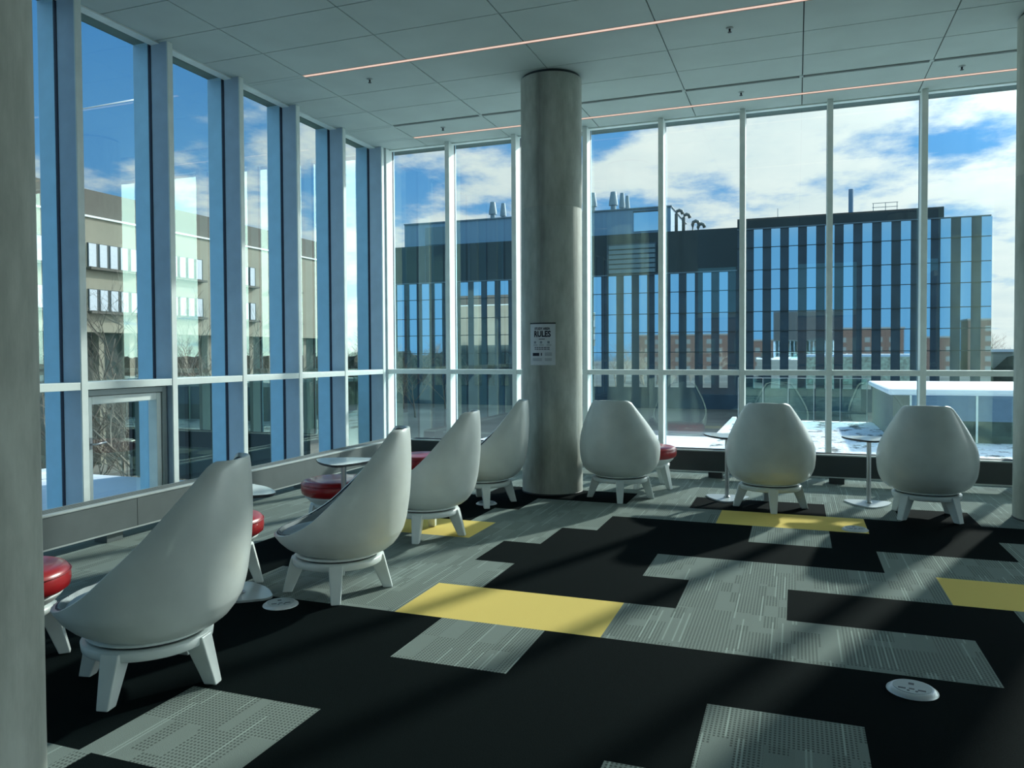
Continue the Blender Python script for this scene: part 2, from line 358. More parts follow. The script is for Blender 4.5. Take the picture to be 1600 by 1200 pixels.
# glazed walls: each bay a window with its panes, frame members and outside fin
def left_wall():
    ys = [YR+.1+i*1.003 for i in range(0, 13)]
    ys = [4.880+1.016*k for k in range(-12, 6)]
    n = 0
    for k, y in enumerate(ys):
        y1 = ys[k+1] if k+1 < len(ys) else GY-.03
        w = empty('window_%d' % (k+1), (GX, y, 0)); struct(w)
        W = y1-y
        one_box('mullion_shaded_flank', (.012, XL-GX-.014, -.031, .031, .0, HC), M_SHADED_FLANK, w)  # flanks coloured as shaded, the inner face keeps the plain paint
        one_box('mullion_inner_face', (XL-GX-.014, XL-GX, -.0325, .0325, .0, HC), M_WHITE, w, .003)
        one_box('fin', (-.205, -.022, -.034, .034, -.28, HC+.1), M_FIN, w, .003)
        one_box('gasket', (-.022, .012, -.036, .036, .0, HC), M_GASKET, w)
        if k+1 < len(ys):
            one_box('transom', (.012, XL-GX-.004, .0325, W-.0325, 1.212, 1.276), M_WHITE, w, .003)
            one_box('sill', (.012, XL-GX-.004, .0325, W-.0325, .0, .06), M_WHITE, w)
            one_box('head', (.012, XL-GX-.1, .0325, W-.0325, HC-.014, HC), M_WHITE, w)
            q = MB(); q.add([(0, .0325, 1.244), (0, W-.0325, 1.244), (0, W-.0325, HC), (0, .0325, HC)], [(0, 1, 2, 3)]); q.build('upper_pane', M_GLASSL, w)
            q = MB(); q.add([(0, .0325, 0), (0, W-.0325, 0), (0, W-.0325, 1.244), (0, .0325, 1.244)], [(0, 1, 2, 3)]); q.build('lower_pane', M_GLASSL, w)
            if abs(y-4.88) < .01:     # the opening sash with its handle
                fr = M_SASH = mat('sash_grey', (.36, .42, .42), .45)
                s0, s1, sz = .045, W-.045, 1.205
                f = MB()
                f.box(.02, .15, s0, s0+.05, .06, sz); f.box(.02, .15, s1-.05, s1, .06, sz); f.box(.02, .15, s0+.05, s1-.05, sz-.05, sz); f.box(.02, .15, s0+.05, s1-.05, .06, .12)
                fo = f.build('sash_frame', fr, w, .004)
                f = MB()
                a0, a1, az = s0+.045, s1-.055, sz-.055
                f.box(.03, .135, a0, a0+.05, .11, az); f.box(.03, .135, a1-.055, a1, .11, az); f.box(.03, .135, a0+.05, a1-.055, az-.07, az); f.box(.03, .135, a0+.05, a1-.055, .11, .18)
                f.build('sash_leaf', M_WHITE, w, .006)
                h = MB(); h.box(.137, .15, a0+.008, a0+.034, .70, .80); h.tube([(.15, a0+.02, .745), (.185, a0+.02, .745), (.19, a0+.03, .745), (.19, a0+.14, .752)], .008, 8)
                h.build('handle', M_STEEL, w)
    return ys
YSL = left_wall()
def back_wall():
    xs = [-5.545+.984*k+.0 for k in range(0, 16)]
    for k, x in enumerate(xs):
        w = empty('window_%d' % (k+31), (x, GY, 0)); struct(w)
        one_box('mullion', (-.032, .032, YB-GY, -.012, 0, HC), M_WHITE, w, .003)
        one_box('gasket', (-.034, .034, -.012, .02, 0, HC), M_GASKET, w)
        one_box('cap', (-.032, .032, .02, .05, -.28, HC+.1), M_FIN, w)
        if k+1 < len(xs):
            W = xs[k+1]-x
            one_box('transom', (.032, W-.032, YB-GY+.004, -.012, 1.212, 1.276), M_WHITE, w, .003)
            one_box('sill', (.032, W-.032, YB-GY+.004, -.012, 0, .05), M_WHITE, w)
            one_box('head', (.032, W-.032, YB-GY+.1, -.012, HC-.014, HC), M_WHITE, w)
            q = MB(); q.add([(.032, 0, 1.244), (W-.032, 0, 1.244), (W-.032, 0, HC), (.032, 0, HC)], [(0, 1, 2, 3)]); q.build('upper_pane', M_GLASS, w)
            q = MB(); q.add([(.032, 0, 0), (W-.032, 0, 0), (W-.032, 0, 1.244), (.032, 0, 1.244)], [(0, 1, 2, 3)]); q.build('lower_pane', M_GLASS, w)
back_wall()
def rear_wall():
    xs = [GX+1.905*k for k in range(0, 9)]
    for k, x in enumerate(xs):
        w = empty('window_%d' % (k+61), (x, YR, 0)); struct(w)
        one_box('mullion', (-.035, .035, -.05, .15, 0, HC), M_WHITE, w)
        if k+1 < len(xs):
            W = min(xs[k+1], XR)-x
            one_box('transom', (.035, W-.035, -.05, .14, 1.0, 1.07), M_WHITE, w)
            if k % 2 == 0: one_box('light_cut_panel', (.035, W-.035, -.02, .02, 0, HC), M_PAINT, w)  # unseen solid bays, added to cut the light from behind
            else:
                q = MB(); q.add([(.035, 0, 0), (W-.035, 0, 0), (W-.035, 0, HC), (.035, 0, HC)], [(0, 1, 2, 3)]); q.build('pane', M_GLASS, w)
    ys = [YR+2.02*k for k in range(1, 10)]  # unseen right wall, made glazed to bring in light from that side
    for k, y in enumerate(ys):
        w = empty('window_%d' % (k+81), (XR, y, 0)); struct(w)
        one_box('mullion', (-.15, .05, -.035, .035, 0, HC), M_WHITE, w)
        W = (ys[k+1] if k+1 < len(ys) else GY)-y
        one_box('transom', (-.14, .05, .035, W-.035, 1.21, 1.28), M_WHITE, w)
        q = MB(); q.add([(0, .035, 0), (0, W-.035, 0), (0, W-.035, HC), (0, .035, HC)], [(0, 1, 2, 3)]); q.build('pane', M_GLASS, w)
    # the storeys above this one
    up = mat('upper_facade', (.025, .035, .042), .35)
    u = one_box('upper_storeys', (GX-.25, XR+.25, YR-.2, GY+.1, HC+.26, 12.5), up); struct(u); u.name = 'wall_above'
rear_wall()

def column(x, y, label, sign=False):
    e = empty('concrete_column', (x, y, 0))
    b = MB()
    r = .327
    b.lathe([(r, .0), (r, 3.03), (r-.004, 3.034), (r-.004, 3.040), (r, 3.044), (r, HC-.03)], 96, cap0=False, cap1=False)
    b.build('shaft', M_CONC, e)
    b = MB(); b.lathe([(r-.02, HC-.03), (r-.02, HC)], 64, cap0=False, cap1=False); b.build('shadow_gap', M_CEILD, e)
    b = MB(); b.lathe([(r+.002, 0), (r+.004, .012), (r, .016)], 64, cap0=False, cap1=False); b.build('base_bead', M_DARK, e)
    tag(e, label, 'column'); return e
column(-2.481, 8.173, 'round concrete column between the back windows with a notice on it', True)
column(2.145, 8.173, 'round concrete column cut by the right edge of the picture')
column(-2.49, 1.59, 'big grey concrete column close by at the left edge of the picture')
column(2.145, 1.59-0.0, 'round concrete column beside the camera, out of the picture')

# ------------------------------------------------------------------ notice on the column
def notice():
    cx, cy, r = -2.481, 8.173, .327+.0015
    to_cam = math.atan2(0-cy, 0-cx)
    a_mid = to_cam-R(18.5)          # turned a little to the left of the camera line
    W, Z0, Z1 = .284, 1.372, 1.806
    e = empty('study_rules_notice', (cx, cy, 0))
    def wrap(u, v, d=0.0):   # u across (left to right), v height
        a = a_mid+u/r
        return ((r+d)*math.cos(a), (r+d)*math.sin(a), v)
    def patch(b, u0, u1, v0, v1, d, mi=0):
        n = max(1, int((u1-u0)/.02)); vs = []
        for i in range(n+1):
            u = u0+(u1-u0)*i/n; vs += [wrap(u, v0, d), wrap(u, v1, d)]
        b.add(vs, [(2*i, 2*i+2, 2*i+3, 2*i+1) for i in range(n)], mi)
    def ink_bar(name, m_, *a):
        b = MB(); patch(b, *a); return b.build(name, m_, e)
    pm = mat('paper', (.62, .66, .68), .7); ink = mat('ink', (.008, .010, .025), .7); ink2 = mat('grey_ink', (.22, .26, .29), .7)
    b = MB(); patch(b, -W/2, W/2, Z0, Z1, 0.0008); o = b.build('paper_sheet', pm, e)
    so = o.modifiers.new('s', 'SOLIDIFY'); so.thickness = .001; so.offset = -1
    b = MB(); patch(b, -W/2-.004, W/2+.004, Z1-.004, Z1+.010, .0025); o = b.build('black_clip_rail', M_DARK, e)
    so = o.modifiers.new('s', 'SOLIDIFY'); so.thickness = .004; so.offset = -1
    def text(body, size, u, v, mt, wscale=1.0, name='lettering', bold=0.0):
        cu = bpy.data.curves.new(name, 'FONT'); cu.body = body; cu.size = size; cu.align_x = 'CENTER'; cu.align_y = 'CENTER'; cu.offset = bold; cu.resolution_u = 3
        t = bpy.data.objects.new(name+'_src', cu); COL.objects.link(t)
        dg = bpy.context.evaluated_depsgraph_get(); me = bpy.data.meshes.new_from_object(t.evaluated_get(dg)); me.name = name
        COL.objects.unlink(t); bpy.data.objects.remove(t)
        for vv in me.vertices: vv.co = Vector(wrap(u+vv.co.x*wscale, v+vv.co.y, .0022))
        me.materials.clear(); me.materials.append(mt)
        oo = bpy.data.objects.new(name, me); COL.objects.link(oo); oo.parent = e
    text('STUDY AREA', .036, .0, 1.752, ink, .80, 'title_lettering', .0016)
    text('RULES', .084, .0, 1.695, ink, .80, 'big_lettering', .0034)
    ink_bar('small_print', ink, -.035, .032, 1.640, 1.647, .002)
    for v in (1.556, 1.538):
        u = -.085
        rg = random.Random(int(v*1000))
        while u < .085:
            w = rg.uniform(.012, .03); ink_bar('small_print', ink, u, min(u+w, .088), v-.004, v+.004, .002); u += w+.005
    ink_bar('small_print', ink, -.11, -.03, 1.468, 1.500, .002); ink_bar('small_print', ink, -.012, .0, 1.470, 1.500, .002)
    for u in (-.08, -.01, .07): ink_bar('fine_print', ink2, u-.012, u+.012, 1.598, 1.622, .002)
    for v in (1.586, 1.576):
        for u in (-.10, -.03, .05): ink_bar('fine_print', ink2, u, u+.05, v-.002, v+.002, .002)
    for v in (1.498, 1.486, 1.474): ink_bar('fine_print', ink2, .03, .105, v-.003, v+.003, .002)
    for v in (1.44, 1.43, 1.42): ink_bar('fine_print', ink2, -.11, .0, v-.002, v+.002, .002); ink_bar('fine_print', ink2, .03, .105, v-.002, v+.002, .002)
    tag(e, 'white study area rules notice fixed to the round column', 'sign')
notice()

# ------------------------------------------------------------------ radiators
def heater(name, length, feet, rot, loc, label, gaps, M_RAD=M_RAD):
    """local x along the wall, local y towards the glass"""
    e = empty(name, loc, rot)
    one_box('front_panel', (0, length, 0, .018, .085, .318), M_RAD, e, .004)
    one_box('top_rail', (0, length, -.006, .20, .318, .334), M_RADTOP, e, .003)
    b = MB()
    for i in range(5): b.box(.02, length-.02, .05+i*.028, .058+i*.028, .3345, .338)
    b.build('top_grille', M_RAD, e)
    one_box('back_panel', (0, length, .185, .20, .20, .318), M_RAD, e)
    one_box('bottom_rail', (0, length, .002, .03, .072, .086), M_RADTOP, e)
    for f in feet: one_box('foot', (f, f+.16, .035, .17, 0, .09), M_RAD, e, .002)
    for a in gaps: one_box('panel_joint', (a, a+.004, -.001, .002, .088, .316), M_DARK, e)
    b = MB(); b.tube([(.05, .10, .15), (length-.05, .10, .15)], .022, 10); b.build('heating_pipe', M_STEEL, e)
    tag(e, label, 'radiator'); return e
heater('baseboard_radiator', 17.6, [12.62-.0, 4.2, 8.4, 15.3], R(90), (-5.11, -7.9, 0), 'long low grey radiator cover along the left window wall', [12.9, 16.0])
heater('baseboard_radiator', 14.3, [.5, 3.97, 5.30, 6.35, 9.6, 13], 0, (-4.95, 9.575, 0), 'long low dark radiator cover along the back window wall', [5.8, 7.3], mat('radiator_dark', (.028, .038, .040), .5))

# ------------------------------------------------------------------ lounge chairs
def catmull(P, n):
    out = []
    for i in range(len(P)-1):
        p0 = P[i-1] if i > 0 else P[i]*2-P[i+1]; p1 = P[i]; p2 = P[i+1]; p3 = P[i+2] if i+2 < len(P) else P[i+1]*2-P[i]
        for k in range(n):
            t = k/n; out.append(.5*((2*p1)+(p2-p0)*t+(2*p0-5*p1+4*p2-p3)*t*t+(3*p1-3*p2+p3-p0)*t**3))
    out.append(P[-1]); return out
#        z    half width  centre y  back y  front reach  rim angle
EGG = [(.248, .200, -.03, -.215, .205, 180), (.256, .250, -.03, -.262, .262, 180), (.272, .296, -.03, -.305, .315, 180), (.300, .333, -.025, -.342, .365, 180), (.335, .360, -.015, -.370, .395, 180),
       (.372, .376, -.005, -.392, .412, 180), (.3755, .3775, -.004, -.394, .414, 169), (.381, .379, -.003, -.397, .417, 158), (.390, .382, -.002, -.401, .420, 147), (.402, .385, 0, -.405, .422, 137),
       (.418, .388, 0, -.410, .424, 128.5), (.440, .391, 0, -.416, .425, 121), (.470, .394, 0, -.423, .426, 113), (.505, .396, -.001, -.429, .424, 106), (.545, .396, -.004, -.435, .42, 100),
       (.590, .391, -.014, -.441, .42, 95), (.640, .379, -.042, -.446, .40, 91.5), (.700, .357, -.090, -.450, .36, 90), (.770, .325, -.148, -.453, .3, 90), (.840, .289, -.203, -.454, .3, 90),
       (.900, .255, -.250, -.453, .3, 90), (.950, .226, -.287, -.451, .3, 90), (.985, .205, -.312, -.449, .3, 90), (1.008, .188, -.328, -.447, .3, 90), (1.022, .168, -.342, -.446, .3, 90), (1.029, .145, -.356, -.445, .3, 90)]
TIP = 5                       # row where the front tip closes
NC = 26                       # columns from the middle of the back to the rim
def chair_surface():
    vs = []; grid = []
    for r, (z, a, yc, yb, yf, ph) in enumerate(EGG):
        row = {}
        for j in range(-NC, NC+1):
            if r <= TIP and j == NC: row[j] = row[-NC]; continue
            f = R(ph)*j/NC; c = math.cos(f); sn = math.sin(f)
            y = yc-(yc-yb)*c if c > 0 else yc-yf*c
            if c <= 0 and r <= TIP: y = yc-(yf)*c
            row[j] = len(vs); vs.append(Vector((a*sn*1.035, y-.018, z)))
        grid.append(row)
    fs = []
    for r in range(len(EGG)-1):
        for j in range(-NC, NC):
            q = (grid[r][j], grid[r][j+1], grid[r+1][j+1], grid[r+1][j])
            q = tuple(dict.fromkeys(q))
            if len(q) >= 3: fs.append(q)
    fs.append(tuple(grid[0][j] for j in range(NC-1, -NC-1, -1)))
    T = len(EGG)-1
    rim = [grid[r][NC] for r in range(TIP, T+1)]+[grid[T][j] for j in range(NC-1, -NC, -1)]+[grid[r][-NC] for r in range(T, TIP, -1)]
    return vs, fs, rim
def offset_in(vs, fs, d):
    nr = [Vector((0, 0, 0)) for _ in vs]
    for f in fs:
        if len(f) > 4: continue
        q = (vs[f[1]]-vs[f[0]]).cross(vs[f[2]]-vs[f[0]])
        if len(f) == 4: q += (vs[f[2]]-vs[f[0]]).cross(vs[f[3]]-vs[f[0]])
        for i in f: nr[i] += q
    return [v-nn.normalized()*d if nn.length > 0 else v+Vector((0, 0, d)) for v, nn in zip(vs, nr)]
def leg_mesh(r_out_top, r_out_bot, z_top, a, wt=.088, wb=.056, dt=.105, db=.060):
    b = MB(); vs = []
    for z, ro, w, d in ((0, r_out_bot, wb, db), (z_top, r_out_top, wt, dt)):
        for x, y in ((ro, -w/2), (ro, w/2), (ro-d, w/2), (ro-d, -w/2)):
            vs.append((x, y, z))
    Mr = Matrix.Rotation(a, 4, 'Z')
    b.add(vs, [(3, 2, 1, 0), (4, 5, 6, 7), (0, 1, 5, 4), (1, 2, 6, 5), (2, 3, 7, 6), (3, 0, 4, 7)], 0, False, Mr); return b
def make_chair():
    root = empty('lounge_chair')
    vs, fs, rim = chair_surface(); n = len(rim)
    inn = offset_in(vs, fs, .020)
    b = MB(); b.add(vs, fs, 0, True)
    b.add(inn, [tuple(reversed(f)) for f in fs], 0, True)
    cen = Vector((0, .0, .55))
    lip = []
    for i in rim: lip.append((vs[i]+inn[i])/2+((vs[i]+inn[i])/2-Vector((0, -.15, .35))).normalized()*.007)
    b.add([vs[i] for i in rim]+lip+[inn[i] for i in rim],
          [(i, (i+1) % n, n+(i+1) % n, n+i) for i in range(n)]+[(n+i, n+(i+1) % n, 2*n+(i+1) % n, 2*n+i) for i in range(n)], 0, True)
    b.build('shell', M_SHELL, root)
    # upholstered lining, meeting the inner skin just inside the lip
    lin = offset_in(vs, fs, .038); rs = set(rim)
    lv = [(inn[i]*.5+lin[i]*.5) if i in rs else lin[i] for i in range(len(vs))]
    b = MB(); b.add(lv, [tuple(reversed(f)) for f in fs if len(f) <= 4], 0, True); b.build('lining', M_LINER, root)
    b = MB(); b.tube([inn[i]*.62+lin[i]*.38-Vector((0, 0, .004)) for i in rim], .006, 6, closed=True); b.build('piping', M_SEAM, root)
    # seat pad
    b = MB(); prof = []
    N_ = 40; rad = []
    vs2 = []; fs2 = []
    lev = [(.80, .300), (.97, .325), (1.0, .350), (.985, .375), (.93, .392), (.75, .402), (.4, .408), (.02, .410)]
    for q, z in lev:
        for i in range(N_):
            a = 2*math.pi*i/N_; x = .345*math.cos(a); y = .02+.365*math.sin(a)
            if y < 0: x *= 1-.25*(-y/.35)**2
            y2 = .02+(y-.02)*q; vs2.append((x*q*.90, y2-.030, z-.008*(y2 > .2)*((y2-.2)/.2)))
    for k in range(len(lev)-1):
        for i in range(N_): fs2.append((k*N_+i, k*N_+(i+1) % N_, (k+1)*N_+(i+1) % N_, (k+1)*N_+i))
    fs2.append(tuple(range((len(lev)-1)*N_, len(lev)*N_)))
    b.add(vs2, fs2, 0, True); b.build('seat_cushion', M_SEAT, root)
    # swivel plate
    b = MB(); b.lathe([(.255, .236), (.262, .240), (.262, .247), (.25, .252)], 64); b.build('swivel_plate', M_LEG, root)
    b = MB(); b.lathe([(.235, .2255), (.235, .238)], 48); b.build('swivel_gap', M_SEAM, root)
    return root
def make_base(root, a0):
    b = MB(); b.lathe([(.225, .182), (.274, .182), (.279, .188), (.283, .220), (.279, .226), (.225, .227), (.225, .182)], 64, cap0=False, cap1=False)
    b.build('base_ring', M_LEG, root)
    for k in range(4):
        leg_mesh(.288, .345, .222, a0+k*math.pi/2).build('leg', M_LEG, root, .006, 2)
chair0 = make_chair()
face = lambda az: -R(az)       # local +y is the way the chair faces; az measured from the back wall, clockwise
CH = [((-2.80, 2.795), -112, (.067, -.31), 'white egg-shaped lounge chair nearest the camera, at the lower left'),
      ((-2.734, 4.294), -114, (.149, -.261), 'white egg-shaped lounge chair second from the front along the left windows'),
      ((-2.88, 5.84), -103, (.062, -.26), 'white egg-shaped lounge chair standing over the small yellow carpet patch near the left windows'),
      ((-2.951, 7.302), -107, (.165, -.297), 'white egg-shaped lounge chair just left of the round column'),
      ((-1.70, 8.01), 2, (.065, -.325), 'white egg-shaped lounge chair just right of the round column, facing the back windows'),
      ((-.235, 7.98), 2, (.036, -.26), 'white egg-shaped lounge chair, middle of the three facing the back windows'),
      ((1.10, 7.97), 8, (-.21, -.21), 'white egg-shaped lounge chair, rightmost, facing the back windows')]
src_parts = children(chair0)
for i, ((x, y), az, fv, lb) in enumerate(CH):
    if i == 0: c = chair0
    else:
        c = chair0.copy(); COL.objects.link(c)
        for ch in src_parts: d = ch.copy(); COL.objects.link(d); d.parent = c
    c.location = (x, y, 0); c.rotation_euler = (0, 0, face(az))
    tag(c, lb, 'chair', 'white swivel lounge chairs')
    make_base(c, math.atan2(fv[1], fv[0])-face(az))

# ------------------------------------------------------------------ red stools
def make_stool():
    root = empty('round_stool')
    b = MB(); b.lathe([(.20, .325), (.262, .330), (.288, .350), (.294, .385), (.290, .425), (.276, .447), (.240, .458), (.12, .463), (.005, .464)], 64); b.build('cushion', M_RED, root)
    b = MB(); b.tube([(.2925*math.cos(2*math.pi*k/64), .2925*math.sin(2*math.pi*k/64), .425) for k in range(64)], .0035, 6, closed=True); b.build('piping', M_REDPIPE, root)
    b = MB(); b.lathe([(.19, .265), (.225, .285), (.255, .315), (.262, .329), (.20, .330)], 64); b.build('pan', M_LEG, root)
    b = MB(); b.lathe([(.13, .21), (.19, .215), (.215, .235), (.218, .262), (.13, .270)], 64); b.build('base_ring', M_LEG, root)
    for k in range(4): leg_mesh(.222, .285, .262, R(45+90*k), .078, .05, .09, .052).build('leg', M_LEG, root, .005, 2)
    return root
stool0 = make_stool(); st_parts = children(stool0)
ST = [((-3.64, 2.72), 0, 'red round stool showing only its right side beside the near left column'),
      ((-3.52, 4.10), -10, 'red round stool peeking out behind the nearest white chair'),
      ((-3.60, 5.65), 10, 'red round stool under the small table by the left windows'),
      ((-3.60, 7.32), 20, 'red round stool half hidden behind the third white chair from the front'),
      ((-1.53, 8.78), 20, 'red round stool half hidden behind the white chair right of the column')]
for i, ((x, y), rz, lb) in enumerate(ST):
    if i == 0: c = stool0
    else:
        c = stool0.copy(); COL.objects.link(c)
        for ch in st_parts: d = ch.copy(); COL.objects.link(d); d.parent = c
    c.location = (x, y, 0); c.rotation_euler = (0, 0, R(rz)); tag(c, lb, 'stool', 'red round stools')

# ------------------------------------------------------------------ side tables
def rounded_tri(R_, rc, n=14, sx=1.0):
    pts = []
    for k in range(3):
        a = R(90+120*k); cx, cy = (R_-rc)*math.cos(a), (R_-rc)*math.sin(a)
        for i in range(n):
            t = a-R(60)+R(120)*i/(n-1); pts.append(((cx+rc*math.cos(t))*sx, cy+rc*math.sin(t)))
    # bow the sides a little
    out = []
    for i, p in enumerate(pts):
        out.append(p); q = pts[(i+1) % len(pts)]
        if (Vector(p)-Vector(q)).length > .1:
            for t in (.2, .4, .6, .8):
                mx, my = p[0]+(q[0]-p[0])*t, p[1]+(q[1]-p[1])*t; l = math.hypot(mx, my); bow = .09*R_*4*t*(1-t); out.append((mx*(1+bow/l), my*(1+bow/l)))
    return out
def make_table():
    root = empty('side_table')
    b = MB(); b.prism(rounded_tri(.265, .08), .640, .652, 0, None, 1); b.build('table_top', [M_TABLE, M_TEDGE], root, .002)
    b = MB(); b.prism(rounded_tri(.252, .075), .632, .640); b.build('under_plate', M_TEDGE, root)
    b = MB(); b.lathe([(.021, .012), (.021, .634)], 24); b.build('stem', M_STEEL, root)
    b = MB(); b.lathe([(.034, .016), (.030, .024), (.022, .03)], 24); b.build('collar', M_STEEL, root)
    b = MB(); b.prism(rounded_tri(.235, .07), .0, .014); b.build('base_plate', mat('base_plate', (.50, .56, .57), .35, metal=.3), root, .004)
    return root
tb0 = make_table(); tb_parts = children(tb0)
TB = [((-3.25, 3.98), 28, 'small pale side table mostly hidden behind the nearest white chair'),
      ((-3.37, 5.39), 200, 'small side table with pale glossy top over a red stool by the left windows'),
      ((-.66, 8.30), 62, 'small side table between the two chairs right of the column'),
      ((.665, 8.44), 62, 'small side table between the middle and rightmost chairs facing the back windows')]
for i, ((x, y), rz, lb) in enumerate(TB):
    if i == 0: c = tb0
    else:
        c = tb0.copy(); COL.objects.link(c)
        for ch in tb_parts: d = ch.copy(); COL.objects.link(d); d.parent = c
    c.location = (x, y, 0); c.rotation_euler = (0, 0, R(rz)); tag(c, lb, 'table', 'small three-cornered side tables')

# ------------------------------------------------------------------ floor outlets
def make_outlet():
    root = empty('floor_outlet')
    b = MB(); b.lathe([(.105, 0), (.104, .004), (.088, .016), (.084, .017)], 48); b.build('cover_ring', mat('outlet_cover', (.62, .66, .67), .35, metal=.25), root)
    b = MB(); b.lathe([(.078, .0165), (.078, .0195)], 48); b.build('lid', mat('outlet_lid', (.40, .46, .45), .5), root, .001)
    for x, y, w, h in ((-.005, .028, .022, .020), (-.04, -.034, .030, .012), (-.002, -.030, .022, .010), (.038, -.034, .032, .012)):
        one_box('socket', (x-w/2, x+w/2, y-h/2, y+h/2, .0195, .0205), M_DARK, root)
    for x, y in ((-.015, -.052), (.018, -.052)):
        q = MB(); q.lathe([(.006, .0195), (.006, .0207)], 12, M=Matrix.Translation((x, y, 0))); q.build('screw', M_DARK, root)
    return root
o0 = make_outlet(); o_parts = children(o0)
for i, ((x, y), rz, lb) in enumerate([((.483, 3.85), -8, 'round metal floor outlet in the open black carpet at lower right'),
        ((-2.885, 3.90), 40, 'round floor outlet in the carpet behind the nearest white chair'),
        ((.465, 7.19), 10, 'round floor outlet at the right end of the far yellow carpet patch'),
        ((-2.885, 7.24), 10, 'round floor outlet under the chair left of the round column')]):
    if i == 0: c = o0
    else:
        c = o0.copy(); COL.objects.link(c)
        for ch in o_parts: d = ch.copy(); COL.objects.link(d); d.parent = c
    c.location = (x, y, 0.0005); c.rotation_euler = (0, 0, R(rz)); tag(c, lb, 'floor outlet', 'round outlets set in the floor')

# ================================================================== outside
def outside():
    GZ = -7.0
    gm = mat('winter_ground', (.16, .155, .13), .95, noise=(.05, .5, (1, 1, 1)))
    b = MB(); b.add([(-700, -500, GZ), (700, -500, GZ), (700, 900, GZ), (-700, 900, GZ)], [(0, 1, 2, 3)])
    g = b.build('winter_ground', gm); tag(g, 'brown winter ground with thin snow far below the windows', 'ground', kind='structure')

    # snow-covered planted roof outside
    def snow_roof():
        mm = bpy.data.materials.new('snowy_sedum'); mm.use_nodes = True; N = mm.node_tree.nodes; L = mm.node_tree.links; bs = N['Principled BSDF']; bs.inputs['Roughness'].default_value = .8
        tc = N.new('ShaderNodeTexCoord'); mp = N.new('ShaderNodeMapping'); mp.inputs['Scale'].default_value = (1, .55, 1); L.new(tc.outputs['Object'], mp.inputs[0])
        n = N.new('ShaderNodeTexNoise'); n.inputs['Scale'].default_value = 2.6; n.inputs['Detail'].default_value = 6; n.inputs['Roughness'].default_value = .65; L.new(mp.outputs[0], n.inputs['Vector'])
        r = N.new('ShaderNodeValToRGB'); L.new(n.outputs['Fac'], r.inputs[0]); r.color_ramp.elements[0].position = .40; r.color_ramp.elements[0].color = (.10, .12, .13, 1)
        r.color_ramp.elements[1].position = .47; r.color_ramp.elements[1].color = (.82, .88, .95, 1); L.new(r.outputs[0], bs.inputs['Base Color'])
        bp = N.new('ShaderNodeBump'); bp.inputs['Strength'].default_value = .8; bp.inputs['Distance'].default_value = .15; L.new(n.outputs['Fac'], bp.inputs['Height']); L.new(bp.outputs[0], bs.inputs['Normal'])
        return mm
    ms = snow_roof()
    e = empty('snowy_roof_terrace', (0, 10.3, -.3))
    one_box('planted_snow', (-1.55, 20, .02, 11.6, -.35, 0), ms, e)
    one_box('smooth_snow', (-6.2, -1.55, .02, 6.8, -.35, -.0), M_SNOW, e)
    one_box('edge_kerb', (-1.60, -1.50, 6.8, 11.6, -.35, .06), M_SNOW, e)
    one_box('wall_below', (-6.2, 20, .02, 11.5, -6.7, -.36), M_RAD, e)
    tag(e, 'snow-covered planted roof just outside the back windows', 'roof')
    e = empty('snowy_side_terrace', (0, 0, -.3))
    one_box('smooth_snow', (-10.5, -6.05, -9, 8.9, -.3, 0), M_SNOW, e); one_box('wall_below', (-10.4, -6.05, -9, 8.8, -6.7, -.31), M_RAD, e)
    one_box('snow_ridge', (-10.5, -10.2, -9, 8.9, 0, .12), M_SNOW, e, .04)
    tag(e, 'blue-shaded snowy terrace just outside the left windows', 'roof')

    e = empty('added_shade_screen', (-9.3, 9.0, -.3))  # made-up wall, added to cast shade on the side terrace snow
    scr = mat('shade_screen_dark', (.035, .055, .055), .4)
    one_box('shade_screen_panel', (0, 3.1, 0, .08, 0, 1.42), scr, e)
    for i in range(3): one_box('shade_screen_post', (i*1.05, .06+i*1.05, -.03, 0, 0, 1.42), M_DARK, e)
    one_box('shade_screen_coping', (0, 3.1, -.04, .12, 1.42, 1.46), M_RAD, e)
    tag(e, 'added dark screen that shades the snowy terrace outside the left windows', 'fence')
    # low wing with a snowy roof beyond the terrace
    e = empty('low_glazed_wing', (1.81, 17.5, 0))
    wg = mat('wing_glass', (.13, .22, .33), .3); wl = mat('wing_lower', (.06, .10, .09), .5, noise=(1.6, .7, (1, 1, 1))); wc = mat('wing_side', (.20, .22, .19), .8)
    one_box('side_wall', (0, .3, 0, 4.6, -6.9, .62), wc, e)
    one_box('upper_glazing', (.3, 26, .02, 4.5, .12, .62), wg, e)
    one_box('lower_wall', (.3, 26, .05, 4.5, -6.9, .12), wl, e)
    one_box('snow_cap', (-.1, 26, -.1, 4.7, .62, .74), M_SNOW, e, .05)
    for i in range(12): one_box('glazing_bar', (.3+i*1.15, .335+i*1.15, -.01, .02, -.3, .62), M_WHITE, e)
    for i, (x, y) in enumerate(((3.2, 2.5), (4.6, 3.2), (7.5, 3.6), (10, 3))): one_box('roof_vent', (x, x+.4, y*.9, y*.9+.3, .74, .84), M_SNOW, e, .03)
    tag(e, 'low glazed wing with a thick snow cap beyond the snowy roof', 'building')

    # glass guard along the planted roof
    e = empty('glass_guard', (0, 21.7, -.3))
    for i in range(5):
        q = MB(); q.box(-1.4+i*.66*0-0+i*.62, -.8+i*.62, -.008, .008, .05, 1.1); q.build('glass_panel', M_RAIL, e)
    one_box('handrail', (-1.45, 1.75, -.01, .01, 1.1, 1.12), M_STEEL, e)
    for i in range(6): one_box('post', (-1.45+i*.62, -1.435+i*.62, -.01, .01, 0, 1.1), M_STEEL, e)
    tag(e, 'clear glass guard along the far edge of the snowy roof', 'railing')

    # ---- striped glass building
    K = 2.6667; Y0 = 120.0
    Z = lambda z: 1.5+(z-1.5)*K
